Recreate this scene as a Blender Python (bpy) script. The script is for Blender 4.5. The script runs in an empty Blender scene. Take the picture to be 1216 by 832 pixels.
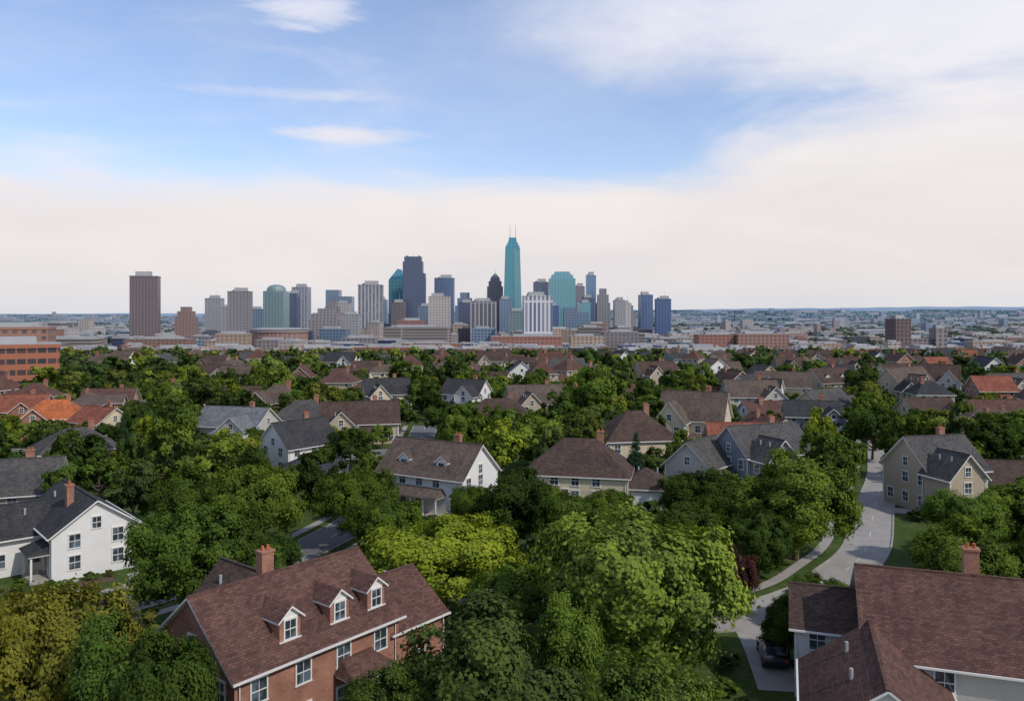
import bpy, math, random
import numpy as np
from mathutils import Vector, Matrix
R=math.radians
random.seed(7); rng=np.random.default_rng(7)
scene=bpy.context.scene
scene.view_settings.view_transform='Standard'
scene.view_settings.look='None'
scene.view_settings.exposure=0
COL=scene.collection

# ------------------------------------------------------------------ node helpers
class NT:
    def __init__(s,nt): s.nt=nt; s.n=nt.nodes; s.l=nt.links
    def new(s,t,**kw):
        nd=s.n.new(t)
        for k,v in kw.items(): setattr(nd,k,v)
        return nd
    def set(s,sock,v):
        if isinstance(v,bpy.types.NodeSocket): s.l.new(v,sock)
        elif v is not None:
            if isinstance(v,(tuple,list)) and sock.type=='RGBA' and len(v)==3: v=(*v,1)
            sock.default_value=v
    def m(s,op,a,b=None,c=None,clamp=False):
        nd=s.new('ShaderNodeMath',operation=op,use_clamp=clamp)
        s.set(nd.inputs[0],a)
        if b is not None: s.set(nd.inputs[1],b)
        if c is not None: s.set(nd.inputs[2],c)
        return nd.outputs[0]
    def ss(s,v,a,b,lo=0.0,hi=1.0):
        nd=s.new('ShaderNodeMapRange',interpolation_type='SMOOTHSTEP')
        s.set(nd.inputs[0],v); nd.inputs[1].default_value=a; nd.inputs[2].default_value=b
        nd.inputs[3].default_value=lo; nd.inputs[4].default_value=hi
        return nd.outputs[0]
    def mix(s,f,a,b,bt='MIX'):
        nd=s.new('ShaderNodeMix',data_type='RGBA',blend_type=bt)
        s.set(nd.inputs[0],f); s.set(nd.inputs[6],a); s.set(nd.inputs[7],b)
        return nd.outputs[2]
    def noise(s,vec,scale,detail=4,rough=0.55,dist=0.0):
        nd=s.new('ShaderNodeTexNoise')
        if vec is not None: s.l.new(vec,nd.inputs['Vector'])
        nd.inputs['Scale'].default_value=scale; nd.inputs['Detail'].default_value=detail
        nd.inputs['Roughness'].default_value=rough; nd.inputs['Distortion'].default_value=dist
        return nd.outputs['Fac']
    def sep(s,v):
        nd=s.new('ShaderNodeSeparateXYZ'); s.l.new(v,nd.inputs[0]); return nd.outputs
    def comb(s,x,y,z):
        nd=s.new('ShaderNodeCombineXYZ')
        s.set(nd.inputs[0],x); s.set(nd.inputs[1],y); s.set(nd.inputs[2],z); return nd.outputs[0]
    def ramp(s,f,stops):
        nd=s.new('ShaderNodeValToRGB'); s.set(nd.inputs[0],f)
        e=nd.color_ramp.elements
        while len(e)<len(stops): e.new(0.5)
        for el,(p,c) in zip(e,stops): el.position=p; el.color=(*c,1)
        return nd.outputs[0]
    def bump(s,h,strength=0.3,dist=0.02):
        nd=s.new('ShaderNodeBump'); s.set(nd.inputs['Height'],h)
        nd.inputs['Strength'].default_value=strength; nd.inputs['Distance'].default_value=dist
        return nd.outputs[0]
def newmat(name):
    mt=bpy.data.materials.new(name); mt.use_nodes=True
    t=NT(mt.node_tree); b=mt.node_tree.nodes['Principled BSDF']
    return mt,t,b
def uvn(t): return t.new('ShaderNodeUVMap').outputs[0]
def objn(t): return t.new('ShaderNodeTexCoord').outputs['Object']
def pos(t): return t.new('ShaderNodeNewGeometry').outputs['Position']

def plain(name,c,rough=0.7,var=0.15,metal=0.0,scale=1.5):
    mt,t,b=newmat(name)
    n=t.noise(objn(t),scale,5)
    col=t.mix(n,tuple(v*(1-var) for v in c),tuple(min(1,v*(1+var)) for v in c))
    t.set(b.inputs['Base Color'],col); b.inputs['Roughness'].default_value=rough
    b.inputs['Metallic'].default_value=metal
    return mt
def siding(name,c,h=0.16):
    mt,t,b=newmat(name); uv=uvn(t); s=t.sep(uv)
    f=t.m('FRACT',t.m('DIVIDE',s[1],h))
    n=t.noise(uv,0.8,5)
    col=t.mix(n,tuple(v*0.82 for v in c),c)
    dark=t.ss(f,0.0,0.14,0.72,1.0)
    col=t.mix(1.0,col,t.comb(dark,dark,dark),'MULTIPLY')
    t.set(b.inputs['Base Color'],col); b.inputs['Roughness'].default_value=0.6
    t.set(b.inputs['Normal'],t.bump(f,0.5,0.02)); return mt
def brick(name,c1,c2,mortar=(0.36,0.32,0.28)):
    mt,t,b=newmat(name); uv=uvn(t)
    nd=t.new('ShaderNodeTexBrick'); t.l.new(uv,nd.inputs['Vector'])
    nd.inputs['Color1'].default_value=(*c1,1); nd.inputs['Color2'].default_value=(*c2,1); nd.inputs['Mortar'].default_value=(*mortar,1)
    nd.inputs['Scale'].default_value=1; nd.inputs['Mortar Size'].default_value=0.008
    nd.inputs['Brick Width'].default_value=0.24; nd.inputs['Row Height'].default_value=0.085
    n=t.noise(uv,0.7,5,0.6)
    col=t.mix(1.0,nd.outputs[0],t.ramp(n,[(0.3,(0.66,0.64,0.62)),(0.7,(1.15,1.12,1.1))]),'MULTIPLY')
    t.set(b.inputs['Base Color'],col); b.inputs['Roughness'].default_value=0.85
    t.set(b.inputs['Normal'],t.bump(nd.outputs[1],-0.4,0.01)); return mt
def shingle(name,c):
    mt,t,b=newmat(name); uv=uvn(t)
    nd=t.new('ShaderNodeTexBrick'); t.l.new(uv,nd.inputs['Vector'])
    nd.inputs['Color1'].default_value=(*[v*1.3 for v in c],1); nd.inputs['Color2'].default_value=(*[v*0.7 for v in c],1)
    nd.inputs['Mortar'].default_value=(*[v*0.45 for v in c],1)
    nd.inputs['Scale'].default_value=1; nd.inputs['Mortar Size'].default_value=0.014; nd.inputs['Bias'].default_value=0.0
    nd.inputs['Brick Width'].default_value=0.34; nd.inputs['Row Height'].default_value=0.18
    n=t.noise(uv,0.35,6,0.65); n2=t.noise(uv,9,3); s=t.sep(uv)
    st=t.noise(t.comb(t.m('MULTIPLY',s[0],1.6),t.m('MULTIPLY',s[1],0.16),0.0),1.0,4,0.6)
    col=t.mix(1.0,nd.outputs[0],t.ramp(n,[(0.3,(0.72,0.72,0.75)),(0.7,(1.22,1.18,1.14))]),'MULTIPLY')
    col=t.mix(1.0,col,t.ramp(n2,[(0.3,(0.8,0.8,0.8)),(0.7,(1.2,1.2,1.2))]),'MULTIPLY')
    col=t.mix(1.0,col,t.ramp(st,[(0.3,(0.80,0.80,0.80)),(0.7,(1.14,1.14,1.14))]),'MULTIPLY')
    t.set(b.inputs['Base Color'],col); b.inputs['Roughness'].default_value=0.92; b.inputs['Specular IOR Level'].default_value=0.25
    t.set(b.inputs['Normal'],t.bump(nd.outputs[1],-0.5,0.02)); return mt
def glassm(name,c=(0.03,0.04,0.05),r=0.08):
    mt,t,b=newmat(name)
    n=t.noise(objn(t),0.9,2)
    t.set(b.inputs['Base Color'],t.mix(t.ss(n,0.45,0.6),c,tuple(v*3.5 for v in c)))
    b.inputs['Roughness'].default_value=r; b.inputs['Specular IOR Level'].default_value=0.8
    return mt
def facade(name,wall,glass,pw,ph,fx,fz,gr=0.25,metal=0.0,var=0.5):
    """u,v in metres: piers every pw, floors every ph, fx / fz = solid fraction"""
    mt,t,b=newmat(name); s=t.sep(uvn(t))
    u=t.m('DIVIDE',s[0],pw); v=t.m('DIVIDE',s[1],ph)
    mk=t.m('MULTIPLY',t.m('GREATER_THAN',t.m('FRACT',u),fx),t.m('GREATER_THAN',t.m('FRACT',v),fz))
    wn=t.new('ShaderNodeTexWhiteNoise',noise_dimensions='3D')
    oi=t.new('ShaderNodeObjectInfo')
    t.l.new(t.comb(t.m('FLOOR',u),t.m('FLOOR',v),oi.outputs['Random']),wn.inputs['Vector'])
    g=t.mix(t.m('MULTIPLY',wn.outputs[0],var),glass,tuple(min(1,x*0.5+wall[i]*0.5) for i,x in enumerate(glass)))
    n=t.noise(uvn(t),0.03,4)
    w=t.mix(n,tuple(x*0.82 for x in wall),tuple(x*1.12 for x in wall))
    w=t.mix(1.0,w,t.ramp(oi.outputs['Random'],[(0.0,(0.78,0.76,0.76)),(1.0,(1.08,1.08,1.08))]),'MULTIPLY')
    geo=t.new('ShaderNodeNewGeometry'); nz=t.sep(geo.outputs['Normal'])[2]
    up=t.m('GREATER_THAN',nz,0.9); mk=t.m('MULTIPLY',mk,t.m('SUBTRACT',1.0,up))
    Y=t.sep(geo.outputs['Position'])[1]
    col=t.mix(t.ss(Y,600,2800,0,0.66),t.mix(mk,w,g),(0.30,0.36,0.45))  # aerial haze painted into the facade colour, bluer with distance
    t.set(b.inputs['Base Color'],col)
    t.set(b.inputs['Roughness'],t.m('SUBTRACT',0.8,t.m('MULTIPLY',mk,0.8-gr)))
    t.set(b.inputs['Metallic'],t.m('MULTIPLY',mk,metal))
    return mt

MAT={}
MAT['trim']=plain('white_trim_paint',(0.66,0.65,0.62),0.5,0.08)
MAT['glass']=glassm('window_glass')
MAT['door']=plain('door_paint',(0.16,0.05,0.04),0.4)
MAT['shutter']=plain('shutter_paint',(0.04,0.045,0.05),0.5)
MAT['brick']=brick('red_brick',(0.36,0.130,0.070),(0.25,0.085,0.050))
MAT['brick2']=brick('brown_brick',(0.30,0.16,0.10),(0.22,0.11,0.07))
MAT['white']=siding('white_siding',(0.76,0.75,0.73))
MAT['cream']=siding('cream_siding',(0.64,0.55,0.39))
MAT['tan']=siding('tan_siding',(0.46,0.38,0.28))
MAT['grey']=siding('grey_siding',(0.33,0.33,0.32))
MAT['bluegrey']=siding('bluegrey_siding',(0.20,0.24,0.28))
MAT['pale']=siding('pale_siding',(0.50,0.48,0.44))
MAT['r_brown']=shingle('brown_shingles',(0.112,0.060,0.048))
MAT['r_dark']=shingle('charcoal_shingles',(0.045,0.046,0.050))
MAT['r_dkbrown']=shingle('dark_brown_shingles',(0.078,0.053,0.043))
MAT['r_grey']=shingle('grey_shingles',(0.080,0.077,0.075))
MAT['r_taupe']=shingle('taupe_shingles',(0.115,0.088,0.072))
MAT['r_lt']=shingle('light_grey_shingles',(0.15,0.165,0.18))
MAT['r_orange']=shingle('terracotta_roof',(0.42,0.13,0.05))
MAT['r_red']=shingle('red_roof',(0.24,0.085,0.055))
MAT['concrete']=plain('concrete',(0.30,0.28,0.26),0.9,0.3,scale=0.6)
MAT['asphalt']=plain('asphalt',(0.13,0.13,0.135),0.9,0.3,scale=0.5)
MAT['paint']=plain('road_paint',(0.5,0.5,0.46),0.8)
MAT['metal']=plain('rooftop_metal',(0.33,0.34,0.35),0.6,0.2,scale=0.1)
MAT['flat']=plain('flat_roof_membrane',(0.28,0.28,0.28),0.9,0.35,scale=0.05)
MAT['soil']=plain('mulch',(0.08,0.05,0.035),1.0,0.4)

# ------------------------------------------------------------------ mesh builder
class MB:
    def __init__(s): s.parts={}
    def face(s,part,pts,mat):
        p=s.parts.setdefault(part,dict(v=[],f=[],m=[]))
        i=len(p['v']); p['v'].extend([tuple(q) for q in pts]); p['f'].append(tuple(range(i,i+len(pts)))); p['m'].append(mat)
    def hexa(s,part,lo,hi,mat,top=None,bot=None,sides=None):
        n=len(lo)
        s.face(part,list(reversed(lo)),bot or mat); s.face(part,hi,top or mat)
        for i in range(n):
            j=(i+1)%n
            s.face(part,[lo[i],lo[j],hi[j],hi[i]],sides or mat)
    def box(s,part,x0,x1,y0,y1,z0,z1,mat,top=None):
        lo=[(x0,y0,z0),(x1,y0,z0),(x1,y1,z0),(x0,y1,z0)]; hi=[(a,b,z1) for a,b,_ in lo]
        s.hexa(part,lo,hi,mat,top)
    def obox(s,part,o,r,n,w,h,d0,d1,mat):
        """box centred at o (bottom-centre), right r, normal n; from d0 to d1 along normal"""
        o=Vector(o);r=Vector(r);n=Vector(n);u=Vector((0,0,1))
        a=o-r*w/2; b=o+r*w/2
        lo=[a+n*d1,b+n*d1,b+n*d0,a+n*d0]; hi=[q+u*h for q in lo]
        s.hexa(part,lo,hi,mat)
    def frustum(s,part,cx,cy,w0,d0,w1,d1,z0,z1,mat,top=None,ox=0,oy=0,n=4):
        def ring(w,d,z,ax,ay):
            if n==4: return [(cx+ax-w/2,cy+ay-d/2,z),(cx+ax+w/2,cy+ay-d/2,z),(cx+ax+w/2,cy+ay+d/2,z),(cx+ax-w/2,cy+ay+d/2,z)]
            return [(cx+ax+w/2*math.cos(2*math.pi*i/n+math.pi/n),cy+ay+d/2*math.sin(2*math.pi*i/n+math.pi/n),z) for i in range(n)]
        s.hexa(part,ring(w0,d0,z0,0,0),ring(w1,d1,z1,ox,oy),mat,top)
    def mesh(s,name,parts):
        V=[];F=[];Mi=[];mats=[]
        for p in parts:
            p=s.parts[p]; off=len(V); V+=p['v']; F+=[tuple(i+off for i in f) for f in p['f']]
            for m in p['m']:
                if m not in mats: mats.append(m)
                Mi.append(mats.index(m))
        me=bpy.data.meshes.new(name); me.from_pydata(V,[],F)
        for m in mats: me.materials.append(MAT[m])
        me.polygons.foreach_set('material_index',Mi)
        uv=me.uv_layers.new(name='UVMap'); Z=Vector((0,0,1)); dat=[0.0]*(2*len(me.loops))
        for pl in me.polygons:
            nn=pl.normal
            u=Z.cross(nn)
            if u.length<1e-3: u=Vector((1,0,0)); v=Vector((0,1,0))
            else: u.normalize(); v=nn.cross(u)
            for li in pl.loop_indices:
                co=me.vertices[me.loops[li].vertex_index].co
                dat[2*li]=co.dot(u)+500; dat[2*li+1]=co.dot(v)+500 if abs(nn.z)>0.01 else co.z+500
        uv.data.foreach_set('uv',dat)
        return me
    def single(s,name,loc=(0,0,0),rot=0):
        o=bpy.data.objects.new(name,s.mesh(name,list(s.parts))); COL.objects.link(o)
        o.location=loc; o.rotation_euler=(0,0,R(rot)); return o
    def parented(s,name,loc=(0,0,0),rot=0):
        e=bpy.data.objects.new(name,None); COL.objects.link(e); e.location=loc; e.rotation_euler=(0,0,R(rot))
        e.empty_display_size=0.5
        for p in s.parts:
            o=bpy.data.objects.new(p,s.mesh(p,[p])); COL.objects.link(o); o.parent=e
        return e

# ------------------------------------------------------------------ house pieces
def window(mb,o,r,n,w,h,full=True,shut=False):
    mb.obox('windows',o,r,n,w,h,-0.02,0.025,'glass')
    f=0.10
    O=Vector(o);Rr=Vector(r);U=Vector((0,0,1))
    mb.obox('window_trim',O-U*f,r,n,w+2*f+0.06,f,0,0.09,'trim')
    mb.obox('window_trim',O+U*h,r,n,w+2*f+0.04,f*1.3,0,0.08,'trim')
    for sg in (-1,1): mb.obox('window_trim',O+Rr*sg*(w/2+f/2),r,n,f,h,0,0.07,'trim')
    if full:
        mb.obox('window_trim',O+U*(h/2-0.03),r,n,w,0.06,0,0.05,'trim')
        mb.obox('window_trim',O+U*0.0,r,n,0.035,h/2-0.03,0,0.04,'trim')
        mb.obox('window_trim',O+U*(h/2+0.03),r,n,0.035,h/2-0.03,0,0.04,'trim')
    if shut:
        for sg in (-1,1): mb.obox('shutters',O+Rr*sg*(w/2+f+0.24),r,n,0.4,h,0,0.05,'shutter')

def block(mb,L,W,eave,ridge,cx=0,cy=0,axis='x',wall='white',roof='r_dark',hip=False,oh=0.45,win='nsew',full=True,shut=False,z0=-0.3,gwall=None,storeys=None,seed=0):
    rd=random.Random(seed+int(L*10)+int(W*7))
    def T(a,c,z): return (cx+a,cy+c,z) if axis=='x' else (cx-c,cy+a,z)
    def D(a,c): return (a,c,0) if axis=='x' else (-c,a,0)
    l=L/2;w=W/2;sl=(ridge-eave)/w
    base=[T(-l,-w,z0),T(l,-w,z0),T(l,w,z0),T(-l,w,z0)]; top=[T(-l,-w,eave),T(l,-w,eave),T(l,w,eave),T(-l,w,eave)]
    for i in range(4):
        j=(i+1)%4; mb.face('walls',[base[i],base[j],top[j],top[i]],wall)
    t=0.16; ze=eave-oh*sl
    if not hip:
        g=gwall or wall
        mb.face('walls',[T(-l,w,eave),T(-l,-w,eave),T(-l,0,ridge)],g); mb.face('walls',[T(l,-w,eave),T(l,w,eave),T(l,0,ridge)],g)
        for s in (-1,1):
            e=l+oh
            lo=[T(-e,0,ridge),T(e,0,ridge),T(e,s*(w+oh),ze),T(-e,s*(w+oh),ze)]
            hi=[(p[0],p[1],p[2]+t) for p in lo]
            if s<0: lo.reverse();hi.reverse()
            mb.face('roof',hi,roof); mb.face('roof_trim',lo,'trim')
            for i in range(4):
                j=(i+1)%4; mb.face('roof_trim',[lo[i],lo[j],hi[j],hi[i]],'trim')
        mb.box('roof',*( (cx-l-oh,cx+l+oh,cy-0.12,cy+0.12) if axis=='x' else (cx-0.12,cx+0.12,cy-l-oh,cy+l+oh)),ridge+t-0.06,ridge+t+0.05,roof)
    else:
        rl=max(0.1,l-w*0.95)
        E=[T(-l-oh,-w-oh,ze),T(l+oh,-w-oh,ze),T(l+oh,w+oh,ze),T(-l-oh,w+oh,ze)]
        E2=[(p[0],p[1],p[2]+t) for p in E]
        ra=T(-rl,0,ridge+t);rb=T(rl,0,ridge+t)
        mb.face('roof',[E2[0],E2[1],rb,ra],roof);mb.face('roof',[E2[2],E2[3],ra,rb],roof)
        mb.face('roof',[E2[1],E2[2],rb],roof);mb.face('roof',[E2[3],E2[0],ra],roof)
        mb.face('roof_trim',E,'trim')
        for i in range(4):
            j=(i+1)%4; mb.face('roof_trim',[E[i],E[j],E2[j],E2[i]],'trim')
    for s in (-1,1):
        if not hip:
            a=T(-l-oh,s*(w+oh+0.002),ze+0.05);b=T(l+oh,s*(w+oh+0.12),ze+0.17)
            mb.box('gutters',min(a[0],b[0]),max(a[0],b[0]),min(a[1],b[1]),max(a[1],b[1]),ze+0.05,ze+0.17,'trim')
    for a in (-l,l):
        for c in (-w,w):
            p=T(a,c,0); mb.box('corner_boards',p[0]-0.07,p[0]+0.07,p[1]-0.07,p[1]+0.07,0,eave-0.03,'trim' if not wall.startswith('brick') else wall)
            if full:
                p=T(a*0.96,c+(0.1 if c>0 else -0.1),0); mb.frustum('downspouts',p[0],p[1],0.09,0.09,0.09,0.09,0.1,ze+0.1,'trim',n=6)
    if full:
        for a in (-l*0.35,l*0.5):
            p=T(a,w*0.4,ridge-0.4*w*sl); mb.frustum('roof_vent',p[0],p[1],0.22,0.22,0.22,0.22,p[2],p[2]+0.75,'metal',n=8)
    st=storeys or (2 if eave>4.3 else 1)
    def wallwin(side):
        if side in 'sn':
            s=-1 if side=='s' else 1; ln=L
            f=lambda q,z:T(q,s*w,z); r=D(-s,0) ; n=D(0,s)
        else:
            s=-1 if side=='w' else 1; ln=W
            f=lambda q,z:T(s*l,q,z); r=D(0,s); n=D(s,0)
        k=max(1,int(ln/2.7)); 
        for fl in range(st):
            zb=0.95+fl*2.65
            if zb+1.35>eave+0.05: zb=eave-1.45
            for i in range(k):
                q=(i+0.5)/k*ln-ln/2
                if rd.random()<0.12: continue
                window(mb,f(q,zb),r,n,1.0,1.3,full,shut)
        if side in 'we' and not hip and ridge-eave>1.9:
            window(mb,f(0,eave+0.15),r,n,0.8,min(1.1,(ridge-eave)*0.42),full,False)
    for s_ in win: wallwin(s_)
    return sl

def dormer(mb,a,c,zb,sl,w=1.5,h=1.35,wall='brick',roof='r_brown',side=-1):
    """front face at (a,c), looking along side*y"""
    n=(0,side,0); r=(-side,0,0); dep=3.2
    y0=c;y1=c-side*dep; rg=zb+h+w*0.42
    lo=[(a-w/2,y0,zb-1.0),(a+w/2,y0,zb-1.0),(a+w/2,y1,zb-1.0),(a-w/2,y1,zb-1.0)]
    ht=[(p[0],p[1],zb+h) for p in lo]
    for i in range(4):
        j=(i+1)%4; mb.face('dormers',[lo[i],lo[j],ht[j],ht[i]],wall)
    mb.face('dormers',[(a-w/2,y0,zb+h),(a+w/2,y0,zb+h),(a,y0,rg)],'trim')
    oh=0.22;k=0.84;f0=y0+side*oh
    for s in (-1,1):
        e=w/2+oh
        lo=[(a,f0,rg),(a,y1,rg),(a+s*e,y1,rg-e*k),(a+s*e,f0,rg-e*k)]; hi=[(p[0],p[1],p[2]+0.13) for p in lo]
        mb.hexa('dormers',lo,hi,'trim',top=roof)
    window(mb,(a,y0,zb+0.12),r,n,w*0.52,h*0.82,True)
    mb.obox('dormers',(a,y0,zb-0.05),r,n,w+0.1,0.1,0,0.1,'trim')

def chimney(mb,a,c,z0,z1,mat='brick',w=0.9,d=0.65):
    mb.box('chimney',a-w/2,a+w/2,c-d/2,c+d/2,z0,z1,mat)
    mb.box('chimney',a-w/2-0.07,a+w/2+0.07,c-d/2-0.07,c+d/2+0.07,z1+0.002,z1+0.14,mat)
    for q in (-0.2,0.2): mb.frustum('chimney',a+q,c,0.24,0.24,0.2,0.2,z1+0.14,z1+0.45,'r_orange',n=8)
def door(mb,o,r,n):
    mb.obox('door',o,r,n,0.95,2.1,0,0.05,'door')
    O=Vector(o);Rr=Vector(r)
    for sg in (-1,1): mb.obox('door',O+Rr*sg*0.55,r,n,0.14,2.1,0,0.08,'trim')
    mb.obox('door',O+Vector((0,0,2.1)),r,n,1.26,0.18,0,0.09,'trim')
def porch(mb,a,c,w=3,d=1.8,z=2.7,roof='r_dark',side=-1):
    y0=c;y1=c+side*d; ya,yb=min(y0,y1),max(y0,y1)
    mb.box('porch',a-w/2,a+w/2,ya,yb,-0.2,0.3,'concrete')
    k=max(2,int(w/2)+1)
    for i in range(k):
        x=a-w/2+0.15+(w-0.3)*i/(k-1); y=y1-side*0.15
        mb.box('porch',x-0.09,x+0.09,y-0.09,y+0.09,0.3,z,'trim')
    mb.box('porch',a-w/2-0.1,a+w/2+0.1,ya-0.1*(side<0),yb+0.1*(side>0),z,z+0.2,'trim')
    lo=[(a-w/2-0.25,y0,z+0.2),(a+w/2+0.25,y0,z+0.2),(a+w/2+0.25,y1+side*0.25,z+0.2),(a-w/2-0.25,y1+side*0.25,z+0.2)]
    hi=[(a-w/2+0.3,y0,z+1.0),(a+w/2-0.3,y0,z+1.0),(a+w/2-0.5,y0+side*0.2,z+1.0),(a-w/2+0.5,y0+side*0.2,z+1.0)]
    mb.hexa('porch_roof',lo,hi,roof)
    mb.box('porch',a-0.7,a+0.7,min(y1,y1+side*0.4),max(y1,y1+side*0.4),-0.1,0.15,'concrete')

FOOT=[]   # (x,y,radius,visible)
def reg(x,y,r,vis=True): FOOT.append((x,y,r,vis))

# ---- A: brick house, bottom left
mb=MB()
sl=block(mb,12.4,8.9,5.5,9.0,wall='brick',roof='r_brown',oh=0.4,win='nsw')
for a in (-2.0,1.8,4.9): dormer(mb,a,-3.75,6.15,sl)
chimney(mb,-0.6,0.9,5,10.3)
block(mb,5,7,4.3,6.8,cx=8.4,cy=-0.8,wall='brick',roof='r_brown',oh=0.35,win='se')
block(mb,6,6,4.6,7.6,cx=1.5,cy=6.2,axis='y',wall='brick',roof='r_dkbrown',win='ns')
door(mb,(2.6,-4.45,0.3),(1,0,0),(0,-1,0)); porch(mb,2.6,-4.45,3.2,1.9,3.0,'r_brown')
mb.parented('brick_house',(-15.2,52.6,0),51.3)
reg(-15.2,52.6,8.5); reg(-9,59,5)
# ---- B: white house left
mb=MB()
block(mb,13,7.9,4.5,7.3,wall='white',roof='r_dark',win='nsew')
block(mb,6,6,3.9,6.4,cx=1.5,cy=6.0,axis='y',wall='white',roof='r_dark',win='nse')
chimney(mb,-2.0,1.4,4,8.3); porch(mb,-4.2,3.95,3.6,1.8,2.6,'r_dark',side=1); door(mb,(-4.2,3.95,0.3),(-1,0,0),(0,1,0))
mb.parented('white_house',(-45.8,84.6,0),132)
reg(-45.8,84.6,9); reg(-52,80,5)
# ---- J: big house bottom right
mb=MB()
sl=block(mb,16.5,11,5.3,9.0,wall='pale',roof='r_brown',win='nsw',oh=0.4)
block(mb,5.5,6,4.8,6.6,cx=-9.6,cy=2.3,wall='white',roof='r_dkbrown',win='sw')
block(mb,9,7.6,3.9,6.6,cx=-8.0,cy=-8.6,axis='y',wall='white',roof='r_brown',win='nsw')
chimney(mb,-1.6,0.6,6,10.6)
mb.parented('shingled_house',(31.2,51.0,0),-19)
reg(31,51,10);reg(21,46,5);reg(41,48,9)
def ghouse(name,x,y,rot,L,W,eave,ridge,wall,roof,hip=False,kind='plain',full=True,shut=False,chim=True,vis=True,single=False):
    mb=MB(); sd=int(abs(x*13+y*7))
    sl=block(mb,L,W,eave,ridge,wall=wall,roof=roof,hip=hip,full=full,shut=shut,seed=sd)
    if kind in('cross','L'):
        px=-L*0.25 if kind=='cross' else L*0.3
        block(mb,4.6,W*0.62,eave-0.05,eave+(ridge-eave)*0.72,cx=px,cy=-W/2-1.6,axis='y',wall=wall,roof=roof,win='nsw',full=full,seed=sd+1)
        porch(mb,px+(W*0.31+1.8)*(1 if kind=='cross' else -1),-W/2,3.2,1.8,2.5,roof); door(mb,(px+(W*0.31+1.8)*(1 if kind=='cross' else -1),-W/2,0.3),(1,0,0),(0,-1,0))
    elif kind=='dorm':
        for a in (-L*0.25,L*0.2): dormer(mb,a,-W*0.36,eave+0.5*sl,sl,1.7,1.2,wall,roof)
        porch(mb,0,-W/2,L*0.6,2.0,2.5,roof); door(mb,(0,-W/2,0.3),(1,0,0),(0,-1,0))
    elif kind=='garage':
        block(mb,6,6.5,2.9,4.9,cx=L/2+2.2,cy=-1.2,wall=wall,roof=roof,hip=hip,win='n',full=full,seed=sd+2)
        mb.obox('garage_door',(L/2+2.6,-4.45,0.05),(1,0,0),(0,-1,0),4.2,2.2,0,0.05,'trim'); door(mb,(-L*0.1,-W/2,0.3),(1,0,0),(0,-1,0))
    else:
        porch(mb,L*0.1,-W/2,2.6,1.6,2.6,roof); door(mb,(L*0.1,-W/2,0.3),(1,0,0),(0,-1,0))
    if chim: chimney(mb,L*0.2,W*0.1,eave,ridge+0.9,'brick')
    if single: return mb
    mb.parented(name,(x,y,0),rot); reg(x,y,max(L,W)*0.55,vis)
H=ghouse
H('gabled_house',-10.0,108,-30,13.5,8.5,5.0,8.7,'white','r_taupe',kind='dorm')
H('hipped_house',9.5,112,-12,14,10,4.4,8.4,'cream','r_dkbrown',hip=True,kind='garage')
H('hipped_house',20.5,134,10,12,10,5.6,9.6,'cream','r_dkbrown',hip=True,kind='plain')
H('gabled_house',35.5,155,-25,12,9,6.0,10.8,'cream','r_taupe',kind='cross')
H('clapboard_house',37.5,120,22,12.0,8.5,5.6,9.3,'bluegrey','r_grey',kind='cross')
H('clapboard_house',28.0,118,50,9,7,4.2,7.4,'pale','r_grey',kind='plain',chim=False)
H('clapboard_house',57,108,14,9.0,8.5,5.6,9.4,'tan','r_grey',kind='cross',chim=True)
H('gabled_house',71,110,-10,11,8,3.0,5.6,'tan','r_dkbrown',kind='plain')
H('white_house',-35.5,133,52,10,8,4.6,8.2,'white','r_dark',kind='plain')
H('garage',-30,122,10,9,7,2.6,4.4,'grey','r_dark',hip=True,kind='plain',chim=False)
H('white_house',-62,98,20,12,8.5,4.6,8.0,'pale','r_grey',kind='plain')
H('terracotta_roof_house',-99,173,25,13,9,3.8,7.2,'brick','r_orange',hip=True,kind='cross')
H('terracotta_roof_house',-87,169,-30,10,8,3.4,6.2,'cream','r_red',kind='plain')
H('brick_house',-112,182,10,12,9,4.2,7.4,'brick','r_red',kind='L')
H('gabled_house',-55,160,-15,14,9,4.0,7.2,'pale','r_lt',kind='L')
H('gabled_house',-31,163,12,15,9,4.2,8.0,'tan','r_dkbrown',kind='cross')
H('hipped_house',-44,169,0,12,9,4.2,7.6,'brick2','r_grey',hip=True)
H('gabled_house',-34,216,20,12,8,4.6,8.4,'cream','r_dark',kind='cross')
H('white_house',-12,210,-25,11,8,5.2,8.6,'white','r_dark',kind='L')
H('gabled_house',6,194,14,14,9,4.6,8.6,'tan','r_taupe',kind='cross')
H('hipped_house',-3,172,0,14,9,4.2,7.6,'brick2','r_dkbrown',hip=True)
H('gabled_house',113,230,30,16,10,5.2,10.4,'tan','r_taupe',kind='cross')
H('gabled_house',132,250,-30,14,10,5.2,10,'pale','r_dkbrown',kind='L')
H('gabled_house',146,234,10,14,9,5.0,8.4,'tan','r_grey',kind='cross')
H('gabled_house',79,233,-20,15,9,5.0,9.0,'cream','r_taupe',kind='cross')
H('gabled_house',98,248,25,14,9,5.0,9.0,'tan','r_dkbrown',kind='dorm')
H('gabled_house',62,208,0,13,9,4.8,8.6,'pale','r_taupe',kind='L')
H('gabled_house',50,281,20,14,9,5,9,'tan','r_dkbrown',kind='cross')
H('hipped_house',-72,132,40,12,9,4.0,7.0,'brick2','r_grey',hip=True)
reg(-180,276,20)

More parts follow.
